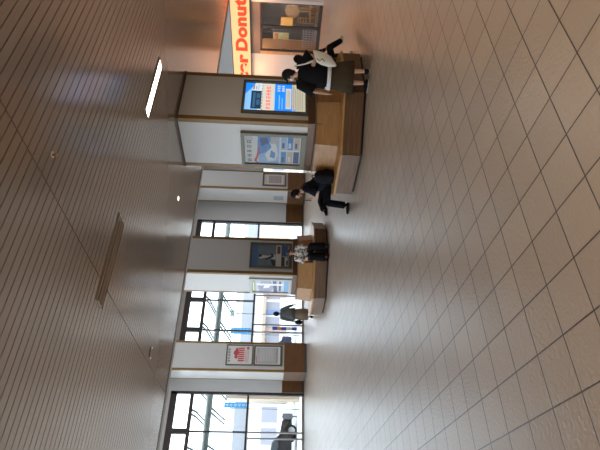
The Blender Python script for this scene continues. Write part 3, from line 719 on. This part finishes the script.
# --- 1: standing in black by the bench
J1 = dict(pelvis=(0, 0, .82), chest=(0, .01, 1.10), neck=(0, .0, 1.28), head=(-.02, .03, 1.43), face=(-.95, .35, -.1),
    hipL=(-.085, 0, .80), kneeL=(-.09, .0, .45), ankleL=(-.09, .0, .07), toeL=(-.20, .06, .03),
    hipR=(.085, 0, .80), kneeR=(.10, .02, .45), ankleR=(.11, -.02, .07), toeR=(.12, .10, .03),
    shoulderL=(-.175, 0, 1.22), elbowL=(-.28, -.02, .97), wristL=(-.30, .04, .76), palmL=(1, 0, 0),
    shoulderR=(.175, 0, 1.22), elbowR=(.34, -.04, 1.05), wristR=(.24, -.16, .98), handR=(-.6, -.2, .3), palmR=(0, 1, -.3))
def ex1(t, body, hd, R_, J):
    hair_cap(body, hd, R_, HAIR, 1.08)
    bm = B(); ball(bm, hd+R_@Vector((0, -.055, -.07)), (.06, .04, .05), 14, 10, R_); obj('hair_bun', bm, HAIR, body)
    # black cap
    bm = B(); ball(bm, hd+R_@Vector((0, -.01, .035)), (.087, .105, .088), 20, 12, R_, fn=lambda q: Vector((q.x, q.y, max(q.z, -.15))))
    c_ = obj('cap', bm, BLK, body)
    bm = B(); ball(bm, hd+R_@Vector((0, .10, .04)), (.065, .05, .010), 16, 6, R_); obj('cap_brim', bm, BLK, c_)
    bm = B(); ball(bm, hd+R_@Vector((0, .052, -.045)), (.058, .045, .042), 14, 10, R_); obj('face_mask', bm, mat('mask_white', (.7, .7, .7), .7), body)
    top_(body, J, BLK, 'oversized_tee', 1.32, .95, .06, .095, 1.4)
    bm = B(); tube(bm, [(0, 0, .70), (0, 0, .735), (0, 0, .79)], [(.25, .185), (.245, .178), (.23, .16)], 24, hint=(0, 1, 0)); obj('shirt_hem', bm, cloth('white_hem', (.62, .62, .62), .05), body)
    bm = B(); rings = tube(bm, [(0, 0, .30), (0, 0, .45), (0, 0, .62), (0, 0, .86)], [(.27, .20), (.26, .18), (.24, .165), (.17, .13)], 32, hint=(0, 1, 0))
    for i, v in enumerate(rings[0]+rings[1]):
        k = i % 32; v.co.x *= 1+.07*(-1)**k*(1 if i < 32 else .5); v.co.y *= 1+.07*(-1)**k*(1 if i < 32 else .5)
    obj('wide_skirt', bm, OLIVE, body)
    for s in 'LR': shoe(body, J['ankle'+s], J['toe'+s], BLK, mat('sole_pale', (.5, .48, .45), .7), 'sandal')
P1 = (7.16, 5.44, 0)
F1 = yaw(.72, .69)
person('person', 'person standing in black oversized tee, cap and wide dark skirt before the nearer bench', P1, F1, J1, ex1)
# tote bag hanging from the right arm
t = thing('tote_bag', 'cream canvas tote bag hanging from the shoulder of the standing person in black', 'bag', P1, F1)
bm = B()
rows = []
for z, w, d, cx in ((.66, .05, .03, .20), (.69, .085, .05, .21), (.80, .115, .065, .235), (.93, .115, .06, .265), (1.01, .095, .035, .285)):
    rows.append([bm.verts.new((cx+w*math.cos(a*PI/8), -.26+d*math.sin(a*PI/8), z+.12*math.cos(a*PI/8)*.3)) for a in range(16)])
for a, b in zip(rows, rows[1:]):
    for k in range(16): f = bm.faces.new((a[k], a[(k+1) % 16], b[(k+1) % 16], b[k])); f.smooth = True
bm.faces.new(rows[0]); bm.faces.new(rows[-1]); bo = obj('bag_body', bm, cloth('canvas_cream', (.60, .54, .46), .12, 10), t)
bm = B()
for q in (0, .03): tube(bm, [(.19+q, -.26, 1.02), (.16, -.20, 1.16), (.14, -.10, 1.29), (.14, .02, 1.335), (.17, .08, 1.28)], .012, 8)
obj('strap', bm, MATS['canvas_cream'], t)
bm = B(); tube(bm, [(.24, -.33, .98), (.20, -.335, .93), (.24, -.34, .88), (.19, -.335, .84)], .008, 6); obj('print', bm, mat('print_brown', (.10, .06, .04), .7), t)
# --- 2: seated behind the standing person, legs to the right
J2 = dict(pelvis=(0, 0, .53), chest=(0, .03, .83), neck=(0, .06, 1.03), head=(0, .10, 1.19), face=(0, 1, -.25),
    hipL=(-.08, .03, .51), kneeL=(-.12, .42, .50), ankleL=(-.14, .50, .09), toeL=(-.14, .63, .03),
    hipR=(.08, .03, .51), kneeR=(.08, .46, .55), ankleR=(.04, .80, .28), toeR=(.04, .92, .24),
    shoulderL=(-.16, .04, .96), elbowL=(-.2, .10, .72), wristL=(-.1, .30, .63), palmL=(0, 0, -1),
    shoulderR=(.16, .04, .96), elbowR=(.21, .12, .72), wristR=(.12, .32, .66), palmR=(0, 0, -1))
GREYSH = cloth('pale_grey_shoe', (.42, .45, .43), .05)
def ex2(t, body, hd, R_, J):
    hair_cap(body, hd, R_, HAIR, 1.12, .05); top_(body, J, NAVY, 'dark_top', 1.05, 1.5, 0, .06)
    legs(body, J, BLK, .085, .07, .06)
    for s in 'LR': shoe(body, J['ankle'+s], J['toe'+s], GREYSH, mat('sole_white', (.6, .6, .58), .6), 'sneaker')
person('person', 'person in black trousers and pale sneakers seated behind the standing one, legs outstretched', (8.80, 6.36, 0), yaw(.98, .02), J2, ex2)
# --- 3: man seated on the left end of the nearer bench
J3 = dict(pelvis=(0, 0, .53), chest=(0, .12, .84), neck=(0, .22, 1.02), head=(0, .31, 1.15), face=(0, 1, -.55), hup=(0, .45, 1),
    hipL=(-.08, .03, .51), kneeL=(-.12, .46, .50), ankleL=(-.13, .50, .09), toeL=(-.15, .64, .03),
    hipR=(.08, .03, .53), kneeR=(.14, .46, .60), ankleR=(-.16, .60, .56), toeR=(-.24, .66, .50),
    shoulderL=(-.17, .16, .97), elbowL=(-.21, .24, .72), wristL=(-.07, .38, .80), handL=(.3, .4, .7), palmL=(.5, -.3, 1),
    shoulderR=(.17, .16, .97), elbowR=(.21, .26, .72), wristR=(.07, .38, .78), handR=(-.3, .4, .7), palmR=(-.5, -.3, 1))
def ex3(t, body, hd, R_, J):
    hair_cap(body, hd, R_, HAIR, 1.12); top_(body, J, NAVY, 'dark_tee', 1.32, .95, .04, .088, 1.25)
    legs(body, J, BLK, .095, .08, .075)
    for s in 'LR': shoe(body, J['ankle'+s], J['toe'+s], BLK, mat('sole_grey', (.2, .2, .2), .7), 'sneaker')
P3 = (6.86, 7.93, 0); F3 = yaw(-.72, .70)
person('person', 'person in dark clothes bent over a phone, seated at the nearer bench\'s left end', P3, F3, J3, ex3)
t = thing('phone', 'small black phone held by the seated person in dark clothes', 'phone', P3, F3)
bm = B(); box(bm, (-.04, .435, .82), (.04, .445, .96)); obj('phone_case', bm, BLACK, t, .004)
bm = B(); box(bm, (-.035, .432, .83), (.035, .435, .95)); obj('screen', bm, mat('phone_screen', (.05, .06, .08), .1), t)
t = thing('backpack', 'black backpack standing on the bench behind the seated person in dark clothes', 'backpack', (6.60, 7.50, .428), PI/2)
bm = B(); rows = []
for z, w, d in ((0, .13, .085), (.05, .14, .10), (.22, .14, .10), (.33, .12, .085), (.39, .07, .05)):
    rows.append([bm.verts.new((w*max(-.82, min(.82, math.cos(a*PI/10)))*1.2, d*max(-.8, min(.8, math.sin(a*PI/10)))*1.2, z)) for a in range(20)])
for a, b in zip(rows, rows[1:]):
    for k in range(20): f = bm.faces.new((a[k], a[(k+1) % 20], b[(k+1) % 20], b[k])); f.smooth = True
bm.faces.new(rows[0]); bm.faces.new(rows[-1]); obj('bag_body', bm, BLK, t)
bm = B(); box(bm, (-.11, -.15, .04), (.11, -.10, .2)); obj('front_pocket', bm, NAVY, t, .02)
bm = B(); tube(bm, [(-.04, 0, .385), (-.03, 0, .44), (.03, 0, .44), (.04, 0, .385)], .009, 8); obj('carry_handle', bm, BLK, t)
# --- 4: person on the farther bench
J4 = dict(pelvis=(0, 0, .53), chest=(0, .04, .80), neck=(0, .07, .99), head=(0, .12, 1.13), face=(0, 1, -.6), hup=(0, .5, 1),
    hipL=(-.09, .03, .51), kneeL=(-.15, .44, .50), ankleL=(-.15, .46, .09), toeL=(-.16, .60, .03),
    hipR=(.09, .03, .51), kneeR=(.15, .44, .50), ankleR=(.15, .44, .09), toeR=(.16, .58, .03),
    shoulderL=(-.16, .05, .93), elbowL=(-.22, .10, .70), wristL=(-.14, .33, .60), palmL=(0, 0, -1),
    shoulderR=(.16, .05, .93), elbowR=(.22, .10, .70), wristR=(.14, .33, .60), palmR=(0, 0, -1))
def pattern():
    m, nt, out = new_mat('white_patterned_cloth'); N = nt.nodes.new; L = nt.links.new
    tc = N('ShaderNodeTexCoord'); v = N('ShaderNodeTexVoronoi'); v.inputs['Scale'].default_value = 13; L(tc.outputs['Object'], v.inputs['Vector'])
    cr = N('ShaderNodeValToRGB'); cr.color_ramp.elements[0].position = .30; cr.color_ramp.elements[1].position = .48
    cr.color_ramp.elements[0].color = (.13, .11, .09, 1); cr.color_ramp.elements[1].color = (.66, .63, .58, 1)
    p = N('ShaderNodeBsdfPrincipled'); p.inputs['Roughness'].default_value = .85
    L(v.outputs['Distance'], cr.inputs[0]); L(cr.outputs[0], p.inputs['Base Color']); L(p.outputs[0], out.inputs[0]); return m
PAT = pattern()
def ex4(t, body, hd, R_, J):
    hair_cap(body, hd, R_, mat('hair_brown', (.03, .018, .012), .5), 1.15); top_(body, J, PAT, 'patterned_top', 1.15, 1.0, 0, .085, 1.2, )
    legs(body, J, BLK, .13, .12, .13)
    for s in 'LR': shoe(body, J['ankle'+s], J['toe'+s], BLK, BLACK, 'shoe')
P4 = (7.80, 12.42, 0); F4 = yaw(-.35, -.93)
person('person', 'person in white patterned top and black wide trousers seated on the farther bench', P4, F4, J4, ex4)
t = thing('shopping_bag', 'small red bag on the floor beside the person in the patterned top', 'bag', (7.50, 12.00, 0), .3)
bm = B(); box(bm, (-.05, -.04, 0), (.05, .04, .13)); obj('bag_body', bm, mat('red_bag', (.22, .012, .012), .6), t, .015)
bm = B(); tube(bm, [(-.03, 0, .125), (-.02, 0, .17), (.02, 0, .17), (.03, 0, .125)], .004, 6); obj('handle', bm, MATS['red_bag'], t)
# --- 5: walking woman beyond the farther bench
J5 = dict(pelvis=(0, 0, .84), chest=(0, .03, 1.12), neck=(0, .03, 1.30), head=(0, .06, 1.44), face=(0, 1, -.15),
    hipL=(-.08, 0, .82), kneeL=(-.09, .10, .47), ankleL=(-.08, .04, .08), toeL=(-.08, .17, .03),
    hipR=(.08, 0, .82), kneeR=(.08, .02, .46), ankleR=(.07, -.12, .09), toeR=(.07, .01, .03),
    shoulderL=(-.165, .01, 1.24), elbowL=(-.24, -.02, .98), wristL=(-.27, .03, .76), palmL=(1, 0, 0),
    shoulderR=(.165, .01, 1.24), elbowR=(.27, -.06, 1.0), wristR=(.36, .0, .80), palmR=(-1, 0, 0))
def ex5(t, body, hd, R_, J):
    hair_cap(body, hd, R_, HAIR, 1.14, .04)
    top_(body, J, cloth('grey_jacket', (.085, .09, .088)), 'grey_jacket', 1.42, 1.5, .12, .08)
    bm = B(); tube(bm, [(0, 0, .20), (0, .01, .5), (0, 0, .86)], [(.22, .19), (.23, .19), (.17, .14)], 24, hint=(0, 1, 0)); obj('long_skirt', bm, cloth('khaki', (.17, .125, .085)), body)
    for s in 'LR': shoe(body, J['ankle'+s], J['toe'+s], BLK, BLACK, 'shoe')
P5 = (8.28, 17.66, 0); F5 = yaw(.25, .95)
person('person', 'person in grey jacket and long khaki skirt standing before the entrance windows', P5, F5, J5, ex5)
t = thing('handbag', 'black rounded handbag carried by the person in the grey jacket', 'bag', P5, F5)
bm = B(); ball(bm, (-.31, .05, .56), (.09, .17, .15), 16, 12); obj('bag_body', bm, BLK, t)
bm = B(); tube(bm, [(-.31, -.06, .67), (-.29, .0, .76), (-.28, .06, .76), (-.31, .14, .67)], .008, 8); obj('handle', bm, BLK, t)
# ------------------------------------------------------------------ light, world, camera
sc = bpy.context.scene
GR = {'column': 'square columns of the hall', 'octagonal_bench': 'octagonal benches around the columns', 'display_case': 'advertising cases on the columns', 'framed_notice': 'framed notices on the entrance columns',
      'cafe_chair': 'ladder-back chairs of the cafe', 'shop_ceiling_light': 'ceiling lights of the doughnut shop', 'street_building': 'buildings across the street', 'banner': 'blue banners outside', 'car': 'cars outside', 'ceiling_light': 'long lights in the low ceiling'}
for o in list(bpy.data.objects):
    if o.parent is None and o.name.split('.')[0] in GR and 'label' in o: o['group'] = GR[o.name.split('.')[0]]
w = bpy.data.worlds.new('World'); sc.world = w; w.use_nodes = True; nt = w.node_tree; nt.nodes.clear()
bg = nt.nodes.new('ShaderNodeBackground'); bg.inputs[0].default_value = (.78, .89, 1, 1); bg.inputs[1].default_value = 5.4
o = nt.nodes.new('ShaderNodeOutputWorld'); nt.links.new(bg.outputs[0], o.inputs[0])
def area(name, loc, rot, sx, sy, power, col):
    l = bpy.data.lights.new(name, 'AREA'); l.shape = 'RECTANGLE'; l.size = sx; l.size_y = sy; l.energy = power; l.color = col
    o = bpy.data.objects.new(name, l); C.objects.link(o); o.location = loc; o.rotation_euler = rot; return o
area('daylight_fill_left', (-15.5, 15.5, 3.2), (0, -PI/2, 0), 5.6, 14, 1200, (.74, .87, 1))  # area light added by the open left end to boost the daylight
area('high_zone_fill', (6, 16.5, 6.85), (0, 0, 0), 30, 8, 800, (.80, .90, 1))  # added area light under the closed high ceiling, lifts columns and floor
for i, x in enumerate((-3.6, .0, 3.6, 7.2, 10.8)):  # rows of added warm fill out of view, no fixtures modelled
    area('overhead_fill', (x, -1.6, 3.5), (0, 0, 0), 1.2, .2, 74, (1, .86, .68))
    area('overhead_fill', (x, -5.6, 3.5), (0, 0, 0), 1.2, .2, 74, (1, .86, .68))
area('left_near_fill', (-15.5, 2, 1.9), (0, -PI/2, 0), 3.0, 12, 130, (.86, .93, 1))  # added soft fill in front of the closed left wall
for yy in (10.8, 12.4, 14.0): area('shop_downlight', (18.1, yy, 2.93), (0, 0, 0), .3, 1.0, 24, (1, .43, .18))  # added warm fill for the orange wash before the shop, no fittings there
cam = bpy.data.cameras.new('camera'); co = bpy.data.objects.new('camera', cam); C.objects.link(co); sc.camera = co
M = Matrix(((0.81404723, 0.00137988, 0.58079704), (-0.57972035, -0.05897754, 0.81267827), (0.03537538, -0.99825836, -0.04721056)))  # columns: right, down, forward of the upright view
rt, dn, fw = M.col[0], M.col[1], M.col[2]
R3 = Matrix((dn, rt, -fw)).transposed()
co.matrix_world = Matrix.Translation((0, 0, 1.55)) @ R3.to_4x4()
cam.sensor_width = 36; cam.lens = 485/600*36; cam.clip_start = .05; cam.clip_end = 400
vs = sc.view_settings; vs.view_transform = 'Standard'; vs.look = 'None'; vs.gamma = 1; vs.use_curve_mapping = False; vs.exposure = 0.12
